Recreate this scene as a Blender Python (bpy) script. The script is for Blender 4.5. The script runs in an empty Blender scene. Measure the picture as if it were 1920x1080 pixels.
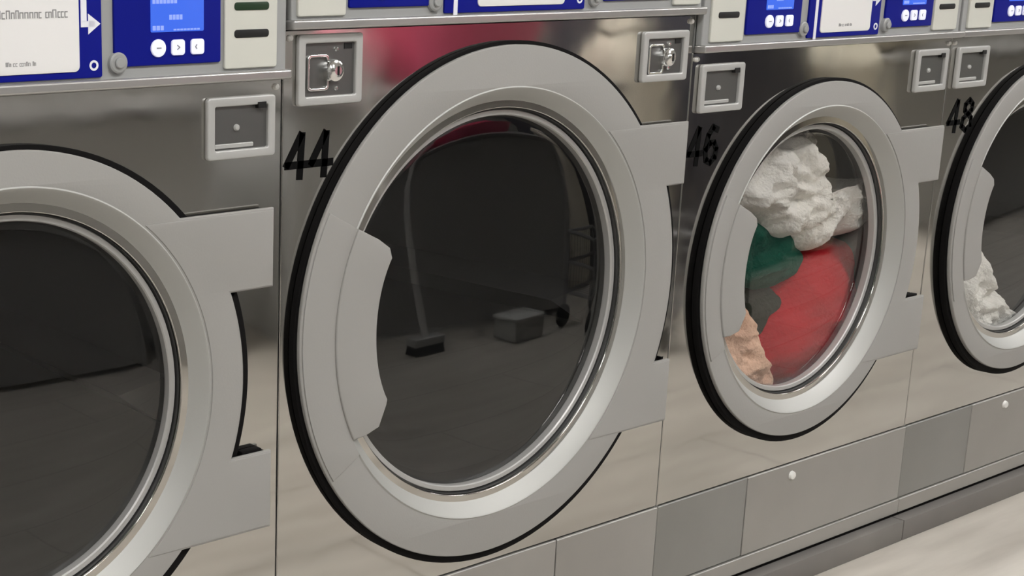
import bpy, bmesh, math, random
from mathutils import Vector, Matrix, noise
C = bpy.context.scene
COL = C.collection
PI = math.pi
# ------------------------------------------------------------------ camera
F_ = Vector((0.47846988, 0.8519873, -0.21256578)).normalized()
R_ = Vector((0.86895073, -0.49426119, -0.02510991)).normalized()
U_ = R_.cross(F_).normalized()
cam_d = bpy.data.cameras.new('camera')
cam = bpy.data.objects.new('camera', cam_d); COL.objects.link(cam)
M = Matrix.Identity(4)
for i in range(3):
    M[i][0] = R_[i]; M[i][1] = U_[i]; M[i][2] = -F_[i]
M[0][3], M[1][3], M[2][3] = 0.0, -1.3295, 1.1316
cam.matrix_world = M
cam_d.sensor_fit = 'HORIZONTAL'; cam_d.sensor_width = 36.0
cam_d.lens = 2387.28 / 1920 * 36.0
cam_d.shift_x = 856.3 / 1920
cam_d.clip_start = 0.05
C.camera = cam
# ------------------------------------------------------------------ world, exposure
w = bpy.data.worlds.new('world'); C.world = w; w.use_nodes = True
w.node_tree.nodes['Background'].inputs[0].default_value = (0.80, 0.83, 0.9, 1)
w.node_tree.nodes['Background'].inputs[1].default_value = 0.25
C.view_settings.view_transform = 'Standard'; C.view_settings.look = 'None'
C.view_settings.gamma = 1.0; C.view_settings.use_curve_mapping = False
C.view_settings.exposure = 0.0
LAMP = 22.0            # strength of the ceiling light panels
LAMPS = [(-1.6, -1.75), (0.9, -1.75), (3.4, -1.75), (5.9, -1.75), (8.4, -1.75), (0.9, -4.2), (5.9, -4.2)]

# ------------------------------------------------------------------ materials
def mat(name, col, rough=0.5, metal=0.0, bump=0.0, bscale=60, var=0.0, vscale=5, spec=0.5, coat=0.0):
    m = bpy.data.materials.new(name); m.use_nodes = True
    nt = m.node_tree; b = nt.nodes['Principled BSDF']
    b.inputs['Base Color'].default_value = (*col, 1); b.inputs['Roughness'].default_value = rough
    b.inputs['Metallic'].default_value = metal; b.inputs['Specular IOR Level'].default_value = spec
    b.inputs['Coat Weight'].default_value = coat
    tc = nt.nodes.new('ShaderNodeTexCoord')
    if var:
        n = nt.nodes.new('ShaderNodeTexNoise'); n.inputs['Scale'].default_value = vscale; n.inputs['Detail'].default_value = 5
        nt.links.new(tc.outputs['Object'], n.inputs['Vector'])
        mx = nt.nodes.new('ShaderNodeMix'); mx.data_type = 'RGBA'
        mx.inputs[6].default_value = (*[max(0, c*(1-var)) for c in col], 1)
        mx.inputs[7].default_value = (*[min(1, c*(1+var)) for c in col], 1)
        nt.links.new(n.outputs['Fac'], mx.inputs[0]); nt.links.new(mx.outputs[2], b.inputs['Base Color'])
    if bump:
        n = nt.nodes.new('ShaderNodeTexNoise'); n.inputs['Scale'].default_value = bscale; n.inputs['Detail'].default_value = 4
        nt.links.new(tc.outputs['Object'], n.inputs['Vector'])
        bp = nt.nodes.new('ShaderNodeBump'); bp.inputs['Strength'].default_value = bump; bp.inputs['Distance'].default_value = 0.01
        nt.links.new(n.outputs['Fac'], bp.inputs['Height']); nt.links.new(bp.outputs['Normal'], b.inputs['Normal'])
    return m
def emis(name, col, s, base=(0.0, 0.0, 0.0)):
    m = mat(name, base, 0.3); b = m.node_tree.nodes['Principled BSDF']
    b.inputs['Emission Color'].default_value = (*col, 1); b.inputs['Emission Strength'].default_value = s
    return m
def steel_mat():
    m = mat('polished_stainless_steel', (0.60, 0.585, 0.56), 0.13, 1.0)
    nt = m.node_tree; b = nt.nodes['Principled BSDF']
    tc = nt.nodes.new('ShaderNodeTexCoord')
    # slow waves of the thin sheet, in the steel itself
    n = nt.nodes.new('ShaderNodeTexNoise'); n.inputs['Scale'].default_value = 5.0; n.inputs['Detail'].default_value = 2
    nt.links.new(tc.outputs['Object'], n.inputs['Vector'])
    bp = nt.nodes.new('ShaderNodeBump'); bp.inputs['Strength'].default_value = 0.045; bp.inputs['Distance'].default_value = 0.02
    nt.links.new(n.outputs['Fac'], bp.inputs['Height']); nt.links.new(bp.outputs['Normal'], b.inputs['Normal'])
    # smears: roughness varies
    n2 = nt.nodes.new('ShaderNodeTexNoise'); n2.inputs['Scale'].default_value = 9; n2.inputs['Detail'].default_value = 6
    nt.links.new(tc.outputs['Object'], n2.inputs['Vector'])
    mr = nt.nodes.new('ShaderNodeMapRange'); mr.inputs[1].default_value = 0.3; mr.inputs[2].default_value = 0.7
    mr.inputs[3].default_value = 0.045; mr.inputs[4].default_value = 0.10
    nt.links.new(n2.outputs['Fac'], mr.inputs[0]); nt.links.new(mr.outputs[0], b.inputs['Roughness'])
    return m
def glass_mat():
    m = bpy.data.materials.new('tinted_door_glass'); m.use_nodes = True
    nt = m.node_tree; nt.nodes.clear()
    o = nt.nodes.new('ShaderNodeOutputMaterial'); t = nt.nodes.new('ShaderNodeBsdfTransparent')
    t.inputs[0].default_value = (0.86, 0.855, 0.85, 1)
    g = nt.nodes.new('ShaderNodeBsdfGlossy'); g.inputs['Roughness'].default_value = 0.02
    g.inputs['Color'].default_value = (0.9, 0.9, 0.9, 1)
    # reflectance of a thin two-sided pane: the same from either side
    ge = nt.nodes.new('ShaderNodeNewGeometry'); dt = nt.nodes.new('ShaderNodeVectorMath'); dt.operation = 'DOT_PRODUCT'
    nt.links.new(ge.outputs['Incoming'], dt.inputs[0]); nt.links.new(ge.outputs['Normal'], dt.inputs[1])
    def mth(op, a_, b_):
        q = nt.nodes.new('ShaderNodeMath'); q.operation = op
        for i_, v_ in enumerate((a_, b_)):
            if v_ is None: continue
            if isinstance(v_, (int, float)): q.inputs[i_].default_value = v_
            else: nt.links.new(v_, q.inputs[i_])
        return q.outputs[0]
    c_ = mth('ABSOLUTE', dt.outputs['Value'], None)
    p5 = mth('POWER', mth('SUBTRACT', 1.0, c_), 5.0)
    fr = mth('MULTIPLY_ADD', p5, 0.90); fr.node.inputs[2].default_value = 0.085
    mx = nt.nodes.new('ShaderNodeMixShader')
    nt.links.new(fr, mx.inputs[0])
    nt.links.new(t.outputs[0], mx.inputs[1]); nt.links.new(g.outputs[0], mx.inputs[2]); nt.links.new(mx.outputs[0], o.inputs[0])
    return m
def floor_mat():
    m = mat('beige_floor_tile', (0.52, 0.48, 0.42), 0.38)
    nt = m.node_tree; b = nt.nodes['Principled BSDF']; tc = nt.nodes.new('ShaderNodeTexCoord')
    mp = nt.nodes.new('ShaderNodeMapping'); mp.inputs['Scale'].default_value = (0.7, 5.5, 1); nt.links.new(tc.outputs['Object'], mp.inputs[0])
    n = nt.nodes.new('ShaderNodeTexNoise'); n.inputs['Scale'].default_value = 3.0; n.inputs['Detail'].default_value = 6
    nt.links.new(mp.outputs[0], n.inputs['Vector'])
    cr = nt.nodes.new('ShaderNodeValToRGB')
    cr.color_ramp.elements[0].position = 0.3; cr.color_ramp.elements[0].color = (0.41, 0.375, 0.33, 1)
    cr.color_ramp.elements[1].position = 0.72; cr.color_ramp.elements[1].color = (0.60, 0.56, 0.50, 1)
    nt.links.new(n.outputs['Fac'], cr.inputs[0])
    br = nt.nodes.new('ShaderNodeTexBrick'); br.offset = 0.5
    br.inputs['Scale'].default_value = 1.0; br.inputs['Mortar Size'].default_value = 0.004
    br.inputs['Brick Width'].default_value = 1.2; br.inputs['Row Height'].default_value = 0.30
    br.inputs['Mortar'].default_value = (0.27, 0.25, 0.22, 1)
    nt.links.new(tc.outputs['Object'], br.inputs['Vector'])
    nt.links.new(cr.outputs[0], br.inputs['Color1']); nt.links.new(cr.outputs[0], br.inputs['Color2'])
    nt.links.new(br.outputs['Color'], b.inputs['Base Color'])
    return m
STEEL = steel_mat(); GLASS = glass_mat()
RING = mat('silver_grey_door_paint', (0.315, 0.308, 0.292), 0.50, 0.0, 0.03, 350)
FUNNEL = mat('silver_inner_ring', (0.42, 0.42, 0.40), 0.50, 0.35, 0.02, 300)
RIM = mat('bright_lens_rim', (0.46, 0.455, 0.44), 0.42, 0.35)
GROOVE = mat('dull_lens_groove', (0.24, 0.24, 0.225), 0.5, 0.3)
RUBBER = mat('black_rubber', (0.005, 0.0045, 0.0045), 0.8, 0, 0.05, 200, spec=0.12)
CAB = mat('cabinet_grey', (0.30, 0.30, 0.29), 0.45, 0.4)
KICK = mat('brown_grey_plinth', (0.165, 0.153, 0.142), 0.6, 0, 0, 0, 0.25, 6)
KNOB = mat('pale_lock_metal', (0.80, 0.79, 0.76), 0.35, 0.2)
DRAW = mat('brushed_base_steel', (0.42, 0.41, 0.39), 0.42, 0.75, 0.02, 200, 0.08, 8)
DRAW2 = mat('base_steel_dim_reflection', (0.33, 0.33, 0.315), 0.42, 0.75, 0.02, 200, 0.08, 8)  # same base steel, with its dimmer reflection put into the colour
TRIM = mat('light_trim_metal', (0.50, 0.49, 0.48), 0.3, 0.7)
BEIGE = mat('pale_beige_plastic', (0.62, 0.62, 0.56), 0.4)
GREY = mat('grey_plastic', (0.33, 0.335, 0.33), 0.45)
BLUE = mat('deep_blue_overlay', (0.002, 0.006, 0.22), 0.5, spec=0.15)
CARD = mat('white_card', (0.80, 0.79, 0.78), 0.5)
INK = mat('grey_ink', (0.28, 0.28, 0.28), 0.7)
WHITE = mat('white_print', (0.82, 0.82, 0.88), 0.5)
SLOT = mat('black_slot', (0.004, 0.004, 0.004), 0.5)
GREENSLOT = mat('dark_green_slot', (0.010, 0.035, 0.012), 0.4)
BLACK = mat('black_vinyl_number', (0.003, 0.003, 0.003), 0.8, spec=0.08)
PLATE = mat('satin_plate_frame', (0.50, 0.50, 0.485), 0.38, 0.3)
PLATEIN = mat('dull_plate_inner', (0.17, 0.17, 0.165), 0.35, 0.7)
CHROME = mat('chrome', (0.85, 0.85, 0.84), 0.12, 1.0)
LCD = emis('lit_blue_lcd', (0.045, 0.15, 0.86), 0.95, (0.01, 0.02, 0.06))
LCDT = emis('lit_lcd_text', (0.30, 0.42, 1.0), 0.95, (0.05, 0.05, 0.1))
BUTTON = emis('glowing_white_button', (0.80, 0.82, 1.0), 0.35, (0.75, 0.76, 0.85))  # white with a faint emission of its own
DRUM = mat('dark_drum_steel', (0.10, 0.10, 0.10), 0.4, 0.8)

# ------------------------------------------------------------------ mesh helpers
def link(o, parent=None):
    COL.objects.link(o)
    if parent is not None: o.parent = parent
    return o
def finish(name, bm, m, parent=None, smooth=True, loc=(0, 0, 0)):
    me = bpy.data.meshes.new(name)
    bmesh.ops.recalc_face_normals(bm, faces=bm.faces)
    bm.to_mesh(me); bm.free()
    for mm in (m if isinstance(m, (list, tuple)) else [m]): me.materials.append(mm)
    if smooth:
        me.polygons.foreach_set('use_smooth', [True]*len(me.polygons))
        me.set_sharp_from_angle(angle=math.radians(32))
    o = bpy.data.objects.new(name, me); o.location = loc
    return link(o, parent)
def box(bm, x0, x1, y0, y1, z0, z1, bev=0.0):
    r = bmesh.ops.create_cube(bm, size=1)
    for v in r['verts']:
        v.co = Vector(((x0+x1)/2 + v.co.x*(x1-x0), (y0+y1)/2 + v.co.y*(y1-y0), (z0+z1)/2 + v.co.z*(z1-z0)))
    if bev:
        es = set(e for v in r['verts'] for e in v.link_edges)
        bmesh.ops.bevel(bm, geom=list(es), offset=bev, segments=2, affect='EDGES', profile=0.5)
def boxo(name, x0, x1, y0, y1, z0, z1, m, parent=None, bev=0.0):
    bm = bmesh.new(); box(bm, x0, x1, y0, y1, z0, z1, bev); return finish(name, bm, m, parent)
def plate_bm(bm, loops, yf, yb, bev=0.0015):
    """outline loops (x,z), first outer then holes, filled; front at yf, back at yb (yf<yb), rounded front edge"""
    cu = bpy.data.curves.new('tmp', 'CURVE'); cu.dimensions = '2D'; cu.fill_mode = 'BOTH'
    cu.extrude = max((yb-yf)/2 - bev, 0.00001); cu.bevel_depth = bev; cu.bevel_resolution = 2; cu.offset = -bev
    for lp in loops:
        s = cu.splines.new('POLY'); s.points.add(len(lp)-1); s.use_cyclic_u = True
        for i, (x, z) in enumerate(lp): s.points[i].co = (x, z, 0, 1)
    o = bpy.data.objects.new('tmp', cu); COL.objects.link(o)
    dg = bpy.context.evaluated_depsgraph_get(); dg.update()
    me = bpy.data.meshes.new_from_object(o.evaluated_get(dg))
    yc = (yf+yb)/2
    for v in me.vertices:
        x, z, t = v.co; v.co = (x, yc - t, z)
    bm.from_mesh(me); bpy.data.objects.remove(o); bpy.data.curves.remove(cu); bpy.data.meshes.remove(me)
def plate(name, loops, yf, yb, m, parent=None, bev=0.0015, smooth=True):
    bm = bmesh.new(); plate_bm(bm, loops, yf, yb, bev)
    bmesh.ops.remove_doubles(bm, verts=bm.verts, dist=1e-6)
    return finish(name, bm, m, parent, smooth)
def rrect(x0, x1, z0, z1, r=0.004, n=5):
    pts = []
    for cx, cz, a0 in ((x1-r, z1-r, 0), (x0+r, z1-r, 90), (x0+r, z0+r, 180), (x1-r, z0+r, 270)):
        for i in range(n+1):
            a = math.radians(a0 + 90*i/n); pts.append((cx + r*math.cos(a), cz + r*math.sin(a)))
    return pts
def circ(cx, cz, r, n=128, rev=False):
    p = [(cx + r*math.cos(2*PI*i/n), cz + r*math.sin(2*PI*i/n)) for i in range(n)]
    return p[::-1] if rev else p
def arc(cx, cz, r, a0, a1, n=24):
    return [(cx + r*math.cos(math.radians(a0+(a1-a0)*i/n)), cz + r*math.sin(math.radians(a0+(a1-a0)*i/n))) for i in range(n+1)]
def lathe(bm, cx, cz, prof, n=128, mats=None):
    """profile of (radius, y) turned about the y axis through (cx, cz)"""
    rings = []
    for r, y in prof:
        if r < 1e-6: rings.append([bm.verts.new((cx, y, cz))])
        else: rings.append([bm.verts.new((cx + r*math.cos(2*PI*i/n), y, cz + r*math.sin(2*PI*i/n))) for i in range(n)])
    for k, (a, b) in enumerate(zip(rings, rings[1:])):
        for i in range(n):
            j = (i+1) % n
            if len(a) == 1: f = bm.faces.new((a[0], b[i], b[j]))
            elif len(b) == 1: f = bm.faces.new((a[i], b[0], a[j]))
            else: f = bm.faces.new((a[i], b[i], b[j], a[j]))
            if mats: f.material_index = mats[k]
def tube(bm, pts, r, n=10):
    pts = [Vector(p) for p in pts]; rings = []
    for i, p in enumerate(pts):
        d = (pts[min(i+1, len(pts)-1)] - pts[max(i-1, 0)]).normalized()
        a = d.orthogonal().normalized() if i == 0 else (a - d*a.dot(d)).normalized()
        b = d.cross(a); rr = r[i] if isinstance(r, (list, tuple)) else r
        rings.append([bm.verts.new(p + rr*(math.cos(2*PI*k/n)*a + math.sin(2*PI*k/n)*b)) for k in range(n)])
    for u, v in zip(rings, rings[1:]):
        for k in range(n): bm.faces.new((u[k], u[(k+1) % n], v[(k+1) % n], v[k]))
    bm.faces.new(rings[0][::-1]); bm.faces.new(rings[-1])
def strokes(bm, lines, w, yf, yb):
    """flat pen strokes in the x-z plane"""
    for ln in lines:
        for (x0, z0), (x1, z1) in zip(ln, ln[1:]):
            d = Vector((x1-x0, 0, z1-z0)); L = d.length
            if L < 1e-6: continue
            d /= L; nrm = Vector((-d.z, 0, d.x))*w/2; e = d*w*0.3
            a, b = Vector((x0, 0, z0))-e, Vector((x1, 0, z1))+e
            q = [a-nrm, b-nrm, b+nrm, a+nrm]
            vs = [bm.verts.new((p.x, y, p.z)) for y in (yf, yb) for p in q]
            for f in ((0, 1, 2, 3), (7, 6, 5, 4), (0, 4, 5, 1), (1, 5, 6, 2), (2, 6, 7, 3), (3, 7, 4, 0)): bm.faces.new([vs[i] for i in f])
def thing(name, label, cat, loc=(0, 0, 0), group=None, rz=0):
    o = bpy.data.objects.new(name, None); COL.objects.link(o); o.location = loc; o.rotation_euler = (0, 0, rz)
    o.empty_display_size = 0.1
    o['label'] = label; o['category'] = cat
    if group: o['group'] = group
    return o
def tag(o, label, cat, group=None):
    o['label'] = label; o['category'] = cat
    if group: o['group'] = group
    return o
def struct(o):
    o['kind'] = 'structure'; return o
def dup(root, loc, label):
    r = root.copy(); COL.objects.link(r); r.location = loc; r['label'] = label
    def rec(src, dst):
        for ch in list(src.children):
            c = ch.copy(); COL.objects.link(c); c.parent = dst; rec(ch, c)
    rec(root, r); return r

# ------------------------------------------------------------------ the room
X_L, X_R, Y_B, Y_F, H = -3.2, 10.5, -5.2, 1.35, 2.75
bm = bmesh.new(); box(bm, X_L-.1, X_R+.1, Y_B-.1, Y_F+.1, -0.1, 0.0)
struct(finish('floor', bm, floor_mat(), smooth=False))
CEILM = mat('ceiling_tile_white', (0.70, 0.70, 0.68), 0.9, 0, 0.1, 90)
struct(boxo('ceiling', X_L, X_R, Y_B, Y_F, H, H+.1, CEILM))
WM = mat('wall_paint_grey', (0.30, 0.295, 0.28), 0.8, 0, 0.03, 50, 0.06, 2)
WD = mat('dark_wall_panelling', (0.085, 0.085, 0.088), 0.7, 0, 0.03, 50, 0.1, 2)
struct(boxo('wall_left', X_L-.1, X_L, Y_B, Y_F, 0, H, WM))
struct(boxo('wall_right', X_R, X_R+.1, Y_B, Y_F, 0, H, WM))
struct(boxo('wall_back', X_L, X_R, Y_B-.1, Y_B, 0, H, WM))
struct(boxo('wall_front', X_L, X_R, Y_F, Y_F+.1, 0, H, WM))
LM = emis('light_panel_diffuser', (1.0, 0.99, 0.975), LAMP, (0.8, 0.8, 0.8))
for x, y in LAMPS:
    t = thing('ceiling_light', 'long white fluorescent panel in the ceiling over the laundry aisle', 'ceiling light', (x, y, H-.03), 'fluorescent panels in the ceiling')
    bm = bmesh.new(); box(bm, -.61, .61, -.31, -.285, -.02, .03); box(bm, -.61, .61, .285, .31, -.02, .03); box(bm, -.61, -.585, -.285, .285, -.02, .03); box(bm, .585, .61, -.285, .285, -.02, .03)
    finish('frame', bm, CEILM, t)
    boxo('diffuser', -.585, .585, -.285, .285, -.008, .02, LM, t)

# ------------------------------------------------------------------ dryer builder (local: x from the machine's middle, y=0 the steel front, z up from the floor)
DEPTH = 0.95
def build_door(root, dx, dz, s, ro, ri, rl, ear_x):
    """the round door: silver plate with hinge ears, rubber seal, stepped inner ring, glass, handle"""
    t = 0.0195
    ez0, ez1, nz0, nz1 = -0.225*ear_x[1], 0.225*ear_x[1], -0.113*ear_x[2], 0.118*ear_x[2]
    ex, rn = ear_x[0], ro + 0.012
    def outline(ins=0.0):
        o_, e_, rn_ = ro-ins, ex-ins, rn-ins
        z1, z0, a1, a0 = ez1-ins, ez0+ins, nz1+ins, nz0-ins
        A1 = math.degrees(math.asin(z1/o_)); A0 = 360 + math.degrees(math.asin(z0/o_))
        p = arc(dx, dz, o_, A1, A0, 110)
        p += [(dx+e_, dz+z0), (dx+e_, dz+a0)]
        B0 = math.degrees(math.asin(a0/rn_)); B1 = math.degrees(math.asin(a1/rn_))
        p += arc(dx, dz, rn_, B0, B1, 20)
        p += [(dx+e_, dz+a1), (dx+e_, dz+z1)]
        return p
    door = plate('door', [outline(), circ(dx, dz, ri, 144)], -t, -t+.0075, RING, root, 0.0018)
    plate('door_seal', [outline(.003), circ(dx, dz, ri+.004, 96)], -t+.0072, -.0005, RUBBER, door, 0.0)
    # raised hinge cover over the right side
    rc = ri + .0055
    c1 = math.degrees(math.asin(min(.98, (ez1-.003)/rc))); c0 = math.degrees(math.asin(max(-.98, (ez0+.003)/rc)))
    hp = [(dx+ex-.002, dz+ez0+.003), (dx+ex-.002, dz+nz0-.002)]
    B0 = math.degrees(math.asin((nz0-.002)/(rn-.003))); B1 = math.degrees(math.asin((nz1+.002)/(rn-.003)))
    hp += arc(dx, dz, rn-.003, B0, B1, 20) + [(dx+ex-.002, dz+nz1+.002), (dx+ex-.002, dz+ez1-.003)]
    hp += arc(dx, dz, rc, c1, c0, 40)
    plate('hinge_cover', [hp], -t-.0013, -t+.001, RING, door, 0.001)
    # rubber lip standing out past the silver plate, and across the bottom of the notch
    rf, rq = ro + .0100, rn + .0140; dl = .0045; dr = .006
    b0 = math.degrees(math.asin(nz0/rq)); b1 = math.degrees(math.asin(nz1/rq))
    lip = arc(dx+dr, dz-dl, rf, b1, 360+b0, 110) + arc(dx, dz, rq, b0, b1, 20)
    plate('rubber_lip', [lip, circ(dx, dz, ri+.006, 96, True)], -.0115, -.0004, RUBBER, door, 0.001)
    boxo('notch_seal', dx+rn+.004, dx+ex-.012, -.0125, -.0004, dz+nz0-.004, dz+nz0+.0035, RUBBER, door, .001)
    # stepped inner ring
    g = (ri-rl)
    prof = [(ri+.003, -t-.0002), (ri+.0012, -t-.0014), (ri-.001, -t-.0002), (ri-.35*g, -.004), (ri-.60*g, .006), (ri-.64*g, .0135), (ri-.80*g, .0140)]
    bm = bmesh.new(); lathe(bm, dx, dz, prof, 160); finish('inner_ring', bm, FUNNEL, door)
    prof = [(ri-.80*g, .0140), (ri-.81*g, .0095), (rl+.0015, .0095), (rl, .0115), (rl, .022)]
    bm = bmesh.new(); lathe(bm, dx, dz, prof, 160)
    finish('lens_rim', bm, RIM, door)
    bm = bmesh.new(); lathe(bm, dx, dz, [(ri-.62*g, .0125), (ri-.66*g, .0120), (ri-.74*g, .0120), (ri-.77*g, .0125)], 160)
    finish('ring_groove', bm, GROOVE, door)
    # glass: a slightly domed pane with real thickness
    n = 10
    front = [(rl*math.sin(PI/2*i/n), .021 - .010*math.cos(PI/2*i/n)**1.0*0.55) for i in range(n+1)]
    bm = bmesh.new(); lathe(bm, dx, dz, [(0, front[0][1])] + front[1:], 96)
    finish('glass', bm, GLASS, door)
    # handle: grip over the inner ring and its base on the ring face
    k = ri/0.331
    gi, go = .2545*k, ri + .001
    a0, a1 = 153.5, (206.5 if ri > .3 else 200.0)
    pts = [(dx + go*math.cos(math.radians(a)), dz + go*math.sin(math.radians(a))) for a in [a0-1 + (a1+1-a0+1)*i/30 for i in range(31)]]
    corner = []
    for a, r in ((a1+2.5, gi+.058*k), (a1+3.5, gi+.030*k), (a1-1.0, gi+.004*k)):
        corner.append((dx + r*math.cos(math.radians(a)), dz + r*math.sin(math.radians(a))))
    inner = []
    for i in range(25):
        a = a1-2.5 - (a1-a0-4.5)*i/24; u = abs(i/24*2-1)
        r = gi - .003*k*u**4 + .002*k
        inner.append((dx + r*math.cos(math.radians(a)), dz + r*math.sin(math.radians(a))))
    top = []
    for a, r in ((a0-.6, gi+.010*k), (a0-1.2, gi+.035*k)):
        top.append((dx + r*math.cos(math.radians(a)), dz + r*math.sin(math.radians(a))))
    h = plate('handle', [pts + corner + inner + top], -.0240, -.010, RING, door, 0.0022)
    q = arc(dx, dz, ri+.001, a0-1, a1+6, 30) + arc(dx, dz, ro-.004, a1+6, a0-1, 30)
    plate('handle_base', [q], -t-.0020, -t+.001, RING, h, 0.0009)
    return door

def sq_plate(root, x0, x1, z0, z1, kind, mirror=False):
    name = 'service_plate'
    p = plate(name, [rrect(x0, x1, z0, z1, .005), rrect(x0+.012, x1-.012, z0+.012, z1-.012, .002)[::-1]], -.0075, -.0002, PLATE, root, .002)
    w_, h_ = x1-x0, z1-z0; cx, cz = (x0+x1)/2, (z0+z1)/2
    boxo('recessed_panel', x0+.011, x1-.011, -.0022, -.0005, z0+.011, z1-.011, PLATEIN, p)
    if kind == 'lock':
        bm = bmesh.new(); lathe(bm, cx+.004, cz-.002, [(0, -.017), (.006, -.017), (.0075, -.0155), (.0095, -.0135), (.014, -.012), (.015, -.009), (.015, -.002)], 32)
        finish('lock_barrel', bm, CHROME, p)
        boxo('keyhole', cx+.0025, cx+.0055, -.0176, -.0165, cz-.008, cz+.004, SLOT, p)
        bm = bmesh.new(); plate_bm(bm, [rrect(x0+.017, cx-.002, cz-.028, cz+.020, .006), rrect(x0+.0205, cx-.002-.0035, cz-.0245, cz+.0165, .004)[::-1]], -.0055, -.002, .001)
        finish('bracket', bm, CHROME, p)
        for sx, sz in ((cx+.012, z0+.021), (cx+.012, z1-.021)):
            bm = bmesh.new(); lathe(bm, sx, sz, [(0, -.006), (.0025, -.0055), (.0035, -.004), (.0036, -.002)], 16); finish('screw', bm, CHROME, p)
        boxo('notch', x1-.030, x1-.016, -.0030, -.0021, z1-.021, z1-.0135, SLOT, p)
    else:
        boxo('notch', x1-.030, x1-.017, -.0090, -.0021, z1-.0165, z1-.0085, SLOT, p)
        bm = bmesh.new(); lathe(bm, cx-.006, cz, [(0, -.006), (.003, -.0055), (.0042, -.004), (.0045, -.002)], 20); finish('lock_barrel', bm, PLATE, p)
        bm = bmesh.new(); plate_bm(bm, [rrect(x0+.0135, x1-.034, z0+.014, z0+.020, .002)], -.0042, -.002, .001); finish('lip', bm, PLATE, p)
    return p

def controls(root, W, zc, L):
    """control fascia; zc = bottom height; L = x layout measured from the left seam"""
    x = lambda v: v - W/2
    y = -.012
    body = plate('control_panel', [rrect(x(.004), x(W-.004), zc+.006, zc+.30, .004)], y, .0, GREY, root, .002)
    tr = plate('trim_strip', [rrect(x(.001), x(W-.001), zc-.004, zc+.0085, .003)], y-.010, .0, TRIM, root, .003)
    d = zc - 1.0415
    for side, (c0, c1), slots in (('l', L['coinL'], 1), ('r', L['coinR'], 1)):
        p = plate('coin_panel', [rrect(x(c0), x(c1), 1.054+d, zc+.27, .004)], y-.004, y+.001, BEIGE, body, .0015)
        cm = (c0+c1)/2 + (.0 if side == 'l' else 0)
        for i, zz in enumerate((1.097, 1.131, 1.165)):
            plate('coin_slot', [rrect(x(cm-.0275), x(cm+.0275), zz-.0045+d, zz+.0055+d, .004)], y-.0052, y-.0035, SLOT if i != 1 else GREENSLOT, p, .0006)
    for (b0, b1), knob in ((L['blueL'], L['knobL']), (L['blueR'], L['knobR'])):
        p = plate('display_panel', [rrect(x(b0), x(b1), 1.0635+d, zc+.24, .003)], y-.0035, y+.001, BLUE, body, .001)
        s0, s1 = b0 + .33*(b1-b0), b0 + .83*(b1-b0)
        scr = plate('screen', [rrect(x(s0), x(s1), 1.103+d, 1.155+d, .002)], y-.0045, y-.003, LCD, p, .0004)
        bm = bmesh.new(); yy = y-.0050
        for (u0, u1, zz, hh) in ((.03, .50, 1.140, .006), (.34, .60, 1.1205, .006), (.03, .25, 1.108, .0055), (.42, .93, 1.1055, .002), (.03, .9, 1.1485, .003)):
            n = max(1, int((u1-u0)*16))
            for i in range(n):
                a = s0 + (s1-s0)*(u0 + (u1-u0)*i/n); b = s0 + (s1-s0)*(u0 + (u1-u0)*(i+.78)/n)
                box(bm, x(a), x(b), yy, yy+.0008, zz+d-hh/2, zz+d+hh/2)
        finish('screen_text', bm, LCDT, scr)
        bw = (s1-s0)
        for i in range(3):
            c = s0 + bw*(.13 + .37*i)
            if i == 0: lp = circ(x(c), 1.084+d, .0108, 24)
            else: lp = rrect(x(c-.0098), x(c+.0098), 1.0745+d, 1.0935+d, .004)
            bt = plate('button', [lp], y-.0065, y-.003, BUTTON, p, .001)
            bm = bmesh.new()
            if i == 0: strokes(bm, [[(x(c-.003), 1.084+d), (x(c+.003), 1.084+d)]], .0016, y-.0069, y-.0063)
            elif i == 1: strokes(bm, [[(x(c-.002), 1.0815+d), (x(c+.0015), 1.084+d), (x(c-.002), 1.0865+d)]], .0013, y-.0069, y-.0063)
            else: strokes(bm, [[(x(c-.002), 1.0865+d), (x(c-.004), 1.084+d), (x(c-.002), 1.0815+d)]], .0013, y-.0069, y-.0063)
            finish('button_symbol', bm, INK, bt)
        bm = bmesh.new(); lathe(bm, x(knob), 1.0685+d, [(0, -.022), (.0055, -.022), (.0065, -.021), (.0065, -.0185), (.0105, -.0185), (.0125, -.017), (.0130, -.012)], 32)
        finish('round_key', bm, GREY, body)
    q0, q1 = L['card']; m0, m1 = L['sect']
    sec = plate('instruction_panel', [rrect(x(m0), x(m1), 1.0525+d, zc+.25, .003)], y-.003, y+.001, BLUE, body, .001)
    cd = plate('instruction_card', [rrect(x(q0), x(q1), 1.0605+d, zc+.22, .007)], y-.0045, y-.002, CARD, sec, .0006)
    rnd = random.Random(4); yy = y-.0048
    for (u0, u1, zz, hh) in ((.10, .88, 1.1285, .0085), (.36, .62, 1.0725, .0045), (.15, .80, 1.168, .006)):
        bm = bmesh.new(); a = q0 + (q1-q0)*u0; end = q0 + (q1-q0)*u1
        while a < end:
            wd = hh*(.45 + .35*rnd.random()); k = rnd.random()
            zl = zz+d-hh/2; zh = zz+d+hh/2*(1 if k < .25 else .45)
            strokes(bm, [[(x(a), zl), (x(a), zh), (x(a+wd*.6), zh), (x(a+wd*.6), zl)]] if k < .6 else [[(x(a+wd*.6), zh), (x(a), zh), (x(a), zl), (x(a+wd*.6), zl)]], hh*.16, yy, yy+.0006)
            a += wd + (hh*.5 if rnd.random() < .12 else 0)
        finish('printed_text', bm, INK, cd)
    # white line on the left, white line ending in an arrow on the right, small ring below
    bm = bmesh.new(); yy = y-.0036
    box(bm, x(m0+.017), x(m0+.0245), yy, yy+.001, 1.0495+d, zc+.24); finish('white_line', bm, WHITE, sec); bm = bmesh.new()
    box(bm, x(q1+.003), x(q1+.011), yy, yy+.001, 1.118+d, zc+.24)
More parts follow.
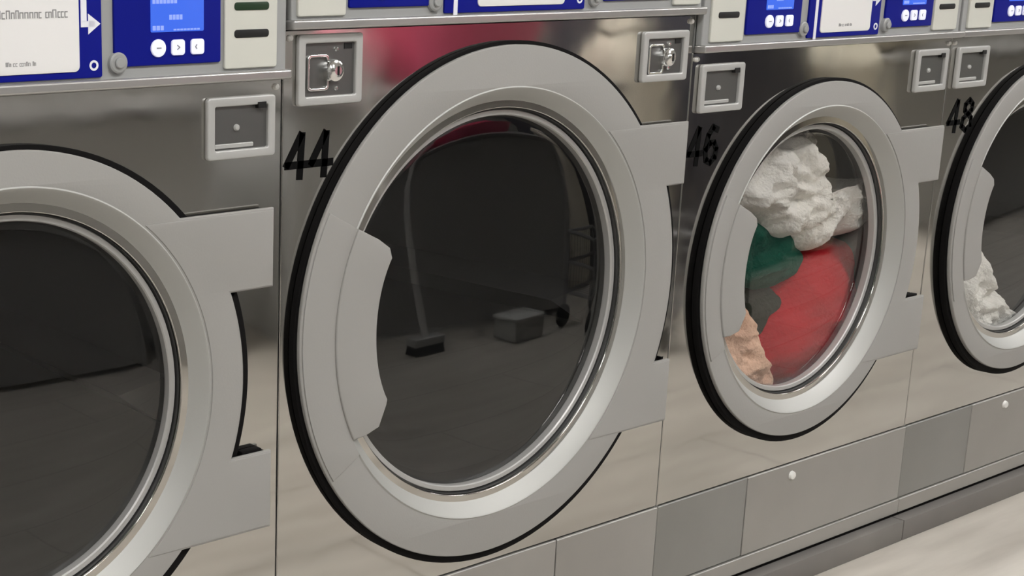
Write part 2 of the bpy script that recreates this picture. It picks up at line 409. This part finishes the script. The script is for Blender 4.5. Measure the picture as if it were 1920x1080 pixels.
    box(bm, x(q1+.003), x(q1+.022), yy, yy+.001, 1.112+d, 1.119+d)
    ax = min(q1+.018, m1-.019)
    plate_bm(bm, [[(x(ax), 1.1035+d), (x(ax+.017), 1.1155+d), (x(ax), 1.1275+d)][::1]], yy, yy+.001, 0.0001)
    finish('arrow_line', bm, WHITE, sec)
    bm = bmesh.new(); plate_bm(bm, [circ(x(m1-.012), 1.067+d, .0062, 24), circ(x(m1-.012), 1.067+d, .0035, 24, True)], yy, yy+.001, .0001)
    finish('ring_mark', bm, WHITE, sec)

def dryer(W, zt, label, loc, dx, dz, ro, ri, rl, ear, L, plates, seam_x, pk, lock_x, big):
    root = thing('tumble_dryer', label, 'dryer', loc, 'stacked tumble dryers in the row')
    # cabinet with an open front behind the steel sheet
    bm = bmesh.new(); hw = W/2 - .0012
    T = 1.96
    box(bm, -hw, -hw+.004, .001, DEPTH, .06, T); box(bm, hw-.004, hw, .001, DEPTH, .06, T)
    box(bm, -hw, hw, DEPTH-.004, DEPTH, .06, T); box(bm, -hw, hw, .001, DEPTH, T-.004, T); box(bm, -hw, hw, .001, DEPTH, .06, .064)
    box(bm, -hw+.004, hw-.004, .02, DEPTH-.004, zt+.02, zt+.024)
    finish('cabinet', bm, CAB, root)
    plate('front_panel', [rrect(-hw, hw, .2480, zt, .001), circ(dx, dz, rl+.012, 128, True)], 0, .0035, STEEL, root, .0012, False)
    plate('upper_front_panel', [rrect(-hw, hw, zt+.305, T-.003, .002)], 0, .0035, STEEL, root, .0012, False)
    # base: two covers, a ledge, the dark plinth
    sx = seam_x - W/2
    a = plate('base_cover', [rrect(-hw, sx-.001, .090, .2465, .002)], -.0035, .003, DRAW2 if not big else DRAW, root, .0018)
    b = plate('lint_cover' if not big else 'base_cover', [rrect(sx+.001, hw, .090, .2465, .002)], -.0042, .003, DRAW, root, .0018)
    bm = bmesh.new(); lathe(bm, lock_x - W/2, .2235, [(0, -.010), (.005, -.010), (.0075, -.0085), (.0085, -.006), (.0095, -.0015)], 24); finish('lock', bm, KNOB, b if not big else a)
    plate('base_ledge', [rrect(-hw, hw, .058, .0885, .002)], -.0075, .003, DRAW, root, .002)
    boxo('plinth', -hw, hw, -.022, .05, 0, .046, KICK, root, .002)
    boxo('painted_gap_shade', -hw, hw, .002, .05, .046, .060, RUBBER, root)  # black strip that paints the shade between plinth and ledge
    for px in (-hw+.010, hw-.010):
        bm = bmesh.new(); lathe(bm, px, zt-.010, [(0, -.005), (.003, -.0045), (.0042, -.003), (.0045, 0)], 16); finish('screw', bm, KNOB, root)
    # drum
    bm = bmesh.new()
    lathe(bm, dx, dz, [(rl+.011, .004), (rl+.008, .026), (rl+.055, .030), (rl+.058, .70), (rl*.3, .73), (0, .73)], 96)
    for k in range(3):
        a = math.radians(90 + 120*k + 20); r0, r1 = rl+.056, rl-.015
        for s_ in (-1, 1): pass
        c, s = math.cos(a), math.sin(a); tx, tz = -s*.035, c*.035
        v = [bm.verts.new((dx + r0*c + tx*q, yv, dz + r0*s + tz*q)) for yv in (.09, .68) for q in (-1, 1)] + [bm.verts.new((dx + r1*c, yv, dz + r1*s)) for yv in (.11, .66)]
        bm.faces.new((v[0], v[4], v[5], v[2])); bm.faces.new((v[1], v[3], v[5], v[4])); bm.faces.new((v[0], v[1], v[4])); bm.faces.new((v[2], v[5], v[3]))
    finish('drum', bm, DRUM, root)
    build_door(root, dx, dz, 1, ro, ri, rl, ear)
    controls(root, W, zt+.0045, L)
    for (x0, x1, z0, z1) in plates: sq_plate(root, x0-W/2, x1-W/2, z0, z1, pk)
    return root

X1, X2, X3 = 1.0976, 1.9567, 2.7567
L46 = dict(coinL=(.020, .108), blueL=(.115, .268), knobL=.278, sect=(.292, .513), card=(.327, .481), knobR=.535, blueR=(.530, .688), coinR=(.694, .778))
L44 = dict(coinL=(.012, .094), blueL=(.100, .246), knobL=.257, sect=(.276, .568), card=(.340, .522), knobR=.590, blueR=(.612, .772), coinR=(.778, .846))
G46 = dict(W=.8, zt=1.037, dx=-.0168, dz=.6455, ro=.3290, ri=.2837, rl=.2413, ear=(.390, 1.0, 1.0), L=L46,
           plates=[(.020, .136, .938, 1.018), (.674, .784, .938, 1.018)], seam_x=.262, pk='plain', lock_x=.401, big=False)
d46 = dryer(label='stainless dryer full of white, green and red laundry, numbered 46', loc=((X2+X3)/2, 0, 0), **G46)
d42 = dup(d46, (X1-.4, 0, 0), 'empty stainless dryer cut off by the left edge, beside the one numbered 44')
d48 = dup(d46, (X3+.4, 0, 0), 'stainless dryer at the right edge with white laundry low in its window')
d44 = dryer(label='larger stainless dryer numbered 44 with the widest round door, empty', loc=((X1+X2)/2, 0, 0), W=X2-X1, zt=1.099,
            dx=-.0145, dz=.6728, ro=.3945, ri=.3312, rl=.2898, ear=(.4205, 1.14, 1.30), L=L44,
            plates=[(.022, .134, .999, 1.093), (.725, .838, .996, 1.076)], seam_x=.596, pk='lock', lock_x=.30, big=True)

# numbers stuck on the steel
def number(parent, W, digits, x0, z0, w_, h_):
    D = {'4': [[(.62, 1.0), (.0, .30), (1.0, .30)], [(.66, 1.0), (.66, 0.0)]],
         '6': [[(.85, .92), (.5, 1.0), (.2, .78), (.08, .4), (.22, .08), (.55, .0), (.85, .14), (.9, .38), (.7, .56), (.4, .56), (.12, .38)]],
         '8': [[(.5, .54), (.2, .66), (.18, .86), (.5, 1.0), (.82, .86), (.8, .66), (.5, .54), (.14, .4), (.1, .15), (.5, 0), (.9, .15), (.86, .4), (.5, .54)]]}
    for i, ch in enumerate(digits):
        bm = bmesh.new(); ox = x0 - W/2 + i*w_*1.18
        strokes(bm, [[(ox + (p[0] + .10*p[1])*w_, z0 + p[1]*h_) for p in ln] for ln in D[ch]], .0105, -.0008, -.0001)
        finish('number_digit', bm, BLACK, parent)
number(d44, X2-X1, '44', .008, .903, .036, .058)
number(d46, .8, '46', .008, .852, .036, .060)
number(d48, .8, '48', .022, .852, .042, .060)

# ------------------------------------------------------------------ laundry in the drums
def cloth(name, outline, y, depth, m, label, cat, seed, fold=0.012, fscale=9.0, grp=None):
    """a crumpled bundle pressed against the glass: outline in world (x, z), y of its front"""
    n = len(outline)
    cx = sum(p[0] for p in outline)/n; cz = sum(p[1] for p in outline)/n
    # resample outline smoothly
    pts = []; K = 8
    for i in range(n):
        p0, p1, p2, p3 = (Vector(outline[(i+j) % n]) for j in (-1, 0, 1, 2))
        for k in range(K):
            t = k/K
            pts.append(0.5*((2*p1) + (-p0+p2)*t + (2*p0-5*p1+4*p2-p3)*t*t + (-p0+3*p1-3*p2+p3)*t**3))
    Nn = len(pts); rings = 22
    bm = bmesh.new(); c = Vector((cx, cz))
    def pt(side, u, p):
        q = c + (p - c)*u
        prof = math.sqrt(max(0.0, 1 - u**2.6))
        yy = y + depth*.5 - side*depth*.5*prof
        v = Vector((q.x*fscale + seed*3.1, q.y*fscale*1.3, yy*2 + seed))
        f = noise.noise(v) + .55*noise.noise(v*2.3) + .3*noise.noise(v*4.7)
        ridge = (1 - abs(noise.noise(v*1.3 + Vector((5, 1, 0)))*2))
        yy -= side*(fold*(f + .8*ridge - .5))*min(1, (1-u)*4 + .15)
        return Vector((q.x + .006*noise.noise(v*1.7+Vector((9, 0, 0)))*u, max(yy, .029) if side > 0 else yy, q.y + .006*noise.noise(v*1.9)*u))
    rows = []
    for side in (1, -1):
        rr = []
        for r in range(1, rings+1):
            if side == -1 and r == rings: rr.append(rows[0][-1]); continue
            rr.append([bm.verts.new(pt(side, r/rings, p)) for p in pts])
        rows.append(rr)
        cv = bm.verts.new(pt(side, 0, c))
        for i in range(Nn): bm.faces.new((cv, rr[0][i], rr[0][(i+1) % Nn]) if side == 1 else (cv, rr[0][(i+1) % Nn], rr[0][i]))
        for a, b in zip(rr, rr[1:]):
            for i in range(Nn):
                j = (i+1) % Nn
                bm.faces.new((a[i], b[i], b[j], a[j]))
    o = finish(name, bm, m)
    o.data.set_sharp_from_angle(angle=PI)
    return tag(o, label, cat, grp)
def fabric(name, col, var=.2, vs=25): return mat(name, col, .95, 0, .6, 140, var, vs, spec=.1)
def unproj(px, py, y):
    D = F_ + R_*((px - (960-856.3))/2387.28) - U_*((py-540)/2387.28)
    k = (y + 1.3295)/D.y
    return (D.x*k, 1.1316 + D.z*k)
def outl(pts, y): return [unproj(a, b, y) for a, b in pts]
W_F = fabric('white_fleece', (.84, .82, .77), .15, 40)
cloth('fleece_blanket', outl([(1378, 385), (1385, 320), (1415, 275), (1465, 235), (1530, 225), (1558, 255), (1556, 330), (1568, 372), (1590, 392), (1612, 352), (1662, 330), (1660, 420), (1600, 452), (1545, 478), (1500, 470), (1462, 440), (1440, 408), (1410, 400)], .05),
      .034, .16, W_F, 'crumpled off-white fleece tumbling at the top of the loaded drum', 'blanket', 1, .022, 13)
cloth('green_garment', outl([(1385, 430), (1420, 405), (1480, 420), (1535, 470), (1530, 520), (1480, 548), (1420, 550), (1385, 530)], .07),
      .060, .14, fabric('dark_green_knit', (.010, .075, .050), .3, 20), 'dark green garment in the loaded drum, left of the red one', 'garment', 2, .018, 8)
cloth('red_garment', outl([(1668, 450), (1600, 462), (1545, 488), (1510, 528), (1478, 600), (1446, 670), (1438, 722), (1465, 760), (1530, 740), (1600, 680), (1655, 590), (1675, 510)], .05),
      .040, .16, fabric('red_cotton', (.48, .014, .026), .3, 9), 'bright red garment filling the lower right of the loaded drum', 'garment', 3, .016, 6)
cloth('dark_garment', outl([(1395, 520), (1440, 535), (1500, 540), (1500, 590), (1475, 640), (1455, 700), (1430, 690), (1410, 620)], .08),
      .085, .12, fabric('dark_olive_cloth', (.030, .034, .026), .3, 15), 'dark olive garment behind the red one in the loaded drum', 'garment', 4, .015, 8)
cloth('drum_hole_fill', outl([(1540, 250), (1610, 260), (1650, 340), (1630, 400), (1580, 420), (1550, 380)], .12),
      .14, .12, fabric('drum_hole_black', (.012, .012, .013), .3, 15), 'added black filling for the dark hole at the upper right of the loaded drum behind the fleece', 'garment', 5, .015, 8)  # black filling added for the dark hole between the clothes
cloth('peach_garment', outl([(1396, 540), (1414, 590), (1436, 660), (1466, 722), (1440, 760), (1385, 740), (1340, 690), (1345, 620), (1375, 590)], .045),
      .034, .10, fabric('peach_and_white_cloth', (.90, .52, .38), .35, 16), 'peach and white garment at the lower left of the loaded drum', 'garment', 6, .014, 14)
cloth('white_towel', outl([(1836, 430), (1854, 500), (1870, 540), (1900, 575), (1926, 612), (1905, 660), (1850, 665), (1805, 630), (1795, 560), (1812, 480)], .05),
      .034, .13, fabric('white_terry', (.82, .81, .76), .15, 50), 'white towel slumped low in the window of the rightmost dryer', 'towel', 7, .018, 16)

# ------------------------------------------------------------------ the other side of the aisle, seen mirrored in steel and glass
TM = mat('charcoal_laminate', (0.44, 0.44, 0.435), 0.5); TT = mat('grey_table_top', (0.22, 0.215, 0.21), 0.35)
def folding_table(x0, x1, label, yc=-2.2, rz=0):
    t = thing('folding_table', label, 'table', ((x0+x1)/2, yc, 0), 'long folding tables across the aisle', math.radians(rz))
    hw = (x1-x0)/2
    boxo('tabletop', -hw, hw, -.40, .40, .80, .84, TT, t, .006)
    boxo('end_panel', -hw+.03, -hw+.06, -.36, .36, 0, .80, TM, t); boxo('end_panel', hw-.06, hw-.03, -.36, .36, 0, .80, TM, t)
    boxo('modesty_panel', -hw+.06, hw-.06, .33, .35, .02, .80, TM, t)
folding_table(0.2, 2.5, 'long grey folding table mirrored in the left dryer', -2.40, 7)
folding_table(2.72, 4.02, 'shorter grey folding table under the pink basket', -2.08, 13)
folding_table(6.05, 8.4, 'long grey folding table under the cream bedding bundle')
# pink laundry basket
bx = thing('laundry_basket', 'pink laundry basket standing on the middle folding table', 'basket', (3.64, -2.10, .84))
bm = bmesh.new(); N = 40
prof = [(0, .004), (.80, .004), (.80, .0), (1.0, .24), (1.04, .25), (1.04, .265), (.98, .265), (.78, .012), (0, .012)]
rows = []
for r, z in prof:
    rows.append([bm.verts.new(((r*.34)*math.copysign(abs(math.cos(2*PI*i/N))**.6, math.cos(2*PI*i/N)), (r*.23)*math.copysign(abs(math.sin(2*PI*i/N))**.6, math.sin(2*PI*i/N)), z)) for i in range(N)] if r else [bm.verts.new((0, 0, z))])
for a, b in zip(rows, rows[1:]):
    for i in range(N):
        j = (i+1) % N
        if len(a) == 1: bm.faces.new((a[0], b[i], b[j]))
        elif len(b) == 1: bm.faces.new((a[i], a[j], b[0]))
        else: bm.faces.new((a[i], a[j], b[j], b[i]))
finish('tub', bm, mat('pink_plastic', (.78, .12, .22), .45), bx)
bm = bmesh.new()
for s in (-1, 1): tube(bm, [(s*.335, -.07, .25), (s*.375, -.05, .275), (s*.375, .05, .275), (s*.335, .07, .25)], .010, 8)
finish('handle', bm, mat('pale_pink_plastic', (.75, .25, .30), .45), bx)
def bundle(name, c, r, m, label, cat, seed):
    bm = bmesh.new(); bmesh.ops.create_icosphere(bm, subdivisions=5, radius=1)
    for v in bm.verts:
        p = v.co.copy(); q = p*2.3 + Vector((seed*4.7, 0, 0))
        f = 1 + .16*noise.noise(q) + .09*(1-abs(noise.noise(q*2.1))*2) + .05*noise.noise(q*4)
        z = p.z*f
        if z < -.75: z = -.75 + (z+.75)*.1
        v.co = Vector((p.x*f*r[0], p.y*f*r[1], (z+.78)*r[2]))
    o = finish(name, bm, m, loc=c); o.data.set_sharp_from_angle(angle=PI)
    return tag(o, label, cat)
bundle('bedding_bundle', (6.60, -2.2, .84), (.36, .26, .14), fabric('pale_cream_bedding', (.74, .68, .55), .15, 8), 'cream bedding bundle on the far folding table', 'bedding', 2)
bundle('coat_bundle', (3.17, -2.20, .84), (.10, .14, .12), fabric('rose_fabric', (.75, .30, .36), .3, 12), 'rose coloured garment heaped left of the pink basket', 'garment', 3)
bundle('shirt_heap', (3.64, -2.10, .875), (.25, .16, .20), fabric('crimson_shirts', (.85, .10, .20), .25, 9), 'crimson shirts heaped inside the pink basket', 'garments', 5)
def sack(x, y, r, h, m, label, seed):
    t = thing('laundry_sack', label, 'laundry bag', (x, y, 0))
    bm = bmesh.new(); n = 64; rows = []
    for k in range(41):
        u = k/40; z = h*u
        rr = r*(1.0 - .12*u) * (min(1, (u*14+.55)) if u < .05 else 1) * (1 if u < .82 else 1 - .62*((u-.82)/.18)**1.4)
        row = []
        for i in range(n):
            a = 2*PI*i/n
            f = 1 + .07*noise.noise(Vector((math.cos(a)*1.4+seed, math.sin(a)*1.4, u*3))) + .05*noise.noise(Vector((math.cos(a)*4, math.sin(a)*4+seed, u*4))) + (.06*math.cos(a*11) if u > .8 else 0)
            row.append(bm.verts.new((rr*f*math.cos(a), rr*f*math.sin(a), z)))
        rows.append(row)
    for a, b in zip(rows, rows[1:]):
        for i in range(n): bm.faces.new((a[i], a[(i+1) % n], b[(i+1) % n], b[i]))
    bm.faces.new(rows[0][::-1]); bm.faces.new(rows[-1])
    finish('bag', bm, m, t)
    bm = bmesh.new(); tube(bm, [(r*.62*math.cos(a_), r*.62*math.sin(a_), h*.935) for a_ in [2*PI*i/24 for i in range(25)]], .008, 8)
    finish('cord', bm, RUBBER, t)
sack(4.36, -1.92, .17, 1.07, fabric('cream_canvas', (.85, .76, .64), .25, 12), 'cream laundry sack standing between the folding table and the change machine', 1)
sack(5.72, -1.92, .22, 1.00, fabric('pale_cream_canvas', (.92, .85, .70), .12, 8), 'pale cream laundry sack standing right of the change machine', 4)
# dark change machine standing between the tables
vm = thing('change_machine', 'tall dark navy change machine between two folding tables', 'vending machine', (5.06, -2.2, 0))
NV = mat('dark_navy_paint', (.060, .060, .078), .5)
boxo('housing', -.36, .36, -.36, .40, .04, 1.83, NV, vm, .01)
boxo('plinth', -.33, .33, -.32, .36, 0, .04, KICK, vm)
boxo('fascia', -.30, .30, .40, .41, 1.15, 1.75, TM, vm, .003)
boxo('bill_slot', -.06, .06, .41, .422, 1.45, 1.50, CHROME, vm, .003)
boxo('coin_tray', -.14, .14, .41, .45, 1.20, 1.28, CHROME, vm, .006)
# mop leaning on the table edge
mp = thing('push_broom', 'grey-handled push broom leaning on the middle folding table edge', 'broom', (2.97, -1.56, 0))
bm = bmesh.new(); tube(bm, [(0, 0, .055), (-.21, -.105, .95), (-.27, -.135, 1.25)], .015, 12); finish('pole', bm, mat('pale_grey_pole', (.80, .80, .78), .5), mp)
boxo('head', -.08, .08, -.03, .03, .035, .065, TM, mp, .005)
bm = bmesh.new()
for i in range(24):
    for j in range(4): tube(bm, [(-.075+.0065*i, -.022+.015*j, .038), (-.077+.0067*i, -.028+.019*j, 0.001)], .003, 5)
finish('bristles', bm, mat('black_bristle', (.02, .02, .02), .8), mp)
# small tote on the floor
tb = thing('plastic_tub', 'small pale grey tub on the floor in front of the folding table', 'tub', (3.42, -1.48, 0))
bm = bmesh.new(); plate_bm(bm, [rrect(-.09, .09, 0, .085, .015)], -.06, .06, .006); finish('body', bm, mat('pale_grey_plastic', (.45, .45, .43), .5), tb)
boxo('lid', -.095, .095, -.065, .065, .080, .092, mat('paler_lid', (.55, .55, .53), .5), tb, .004)
# wire laundry cart
ct = thing('laundry_cart', 'low chrome wire laundry cart standing before the pink basket table', 'cart', (3.86, -1.32, 0))
bm = bmesh.new()
for x_ in (-.18, .18):
    for y_ in (-.12, .12): tube(bm, [(x_, y_, .09), (x_, y_, .38)], .009, 8)
for z_ in (.14, .26, .38):
    tube(bm, [(-.18, -.12, z_), (.18, -.12, z_)], .008, 8); tube(bm, [(-.18, .12, z_), (.18, .12, z_)], .008, 8)
    tube(bm, [(-.18, -.12, z_), (-.18, .12, z_)], .008, 8); tube(bm, [(.18, -.12, z_), (.18, .12, z_)], .008, 8)
finish('frame', bm, mat('grey_wire', (.25, .25, .26), .4, .6), ct)
bm = bmesh.new()
for i in range(13):
    x_ = -.18 + .03*i
    for y_ in (-.12, .12): tube(bm, [(x_, y_, .14), (x_, y_, .38)], .0022, 5)
    tube(bm, [(x_, -.12, .14), (x_, .12, .14)], .0022, 5)
finish('wire_basket', bm, bpy.data.materials['grey_wire'], ct)
for x_ in (-.18, .18):
    for y_ in (-.12, .12):
        bm = bmesh.new(); lathe(bm, 0, .045, [(0, -.014), (.040, -.014), (.045, -.008), (.045, .008), (.040, .014), (0, .014)], 24)
        for v in bm.verts: v.co.x += x_; v.co.y += y_
        finish('caster', bm, RUBBER, ct)
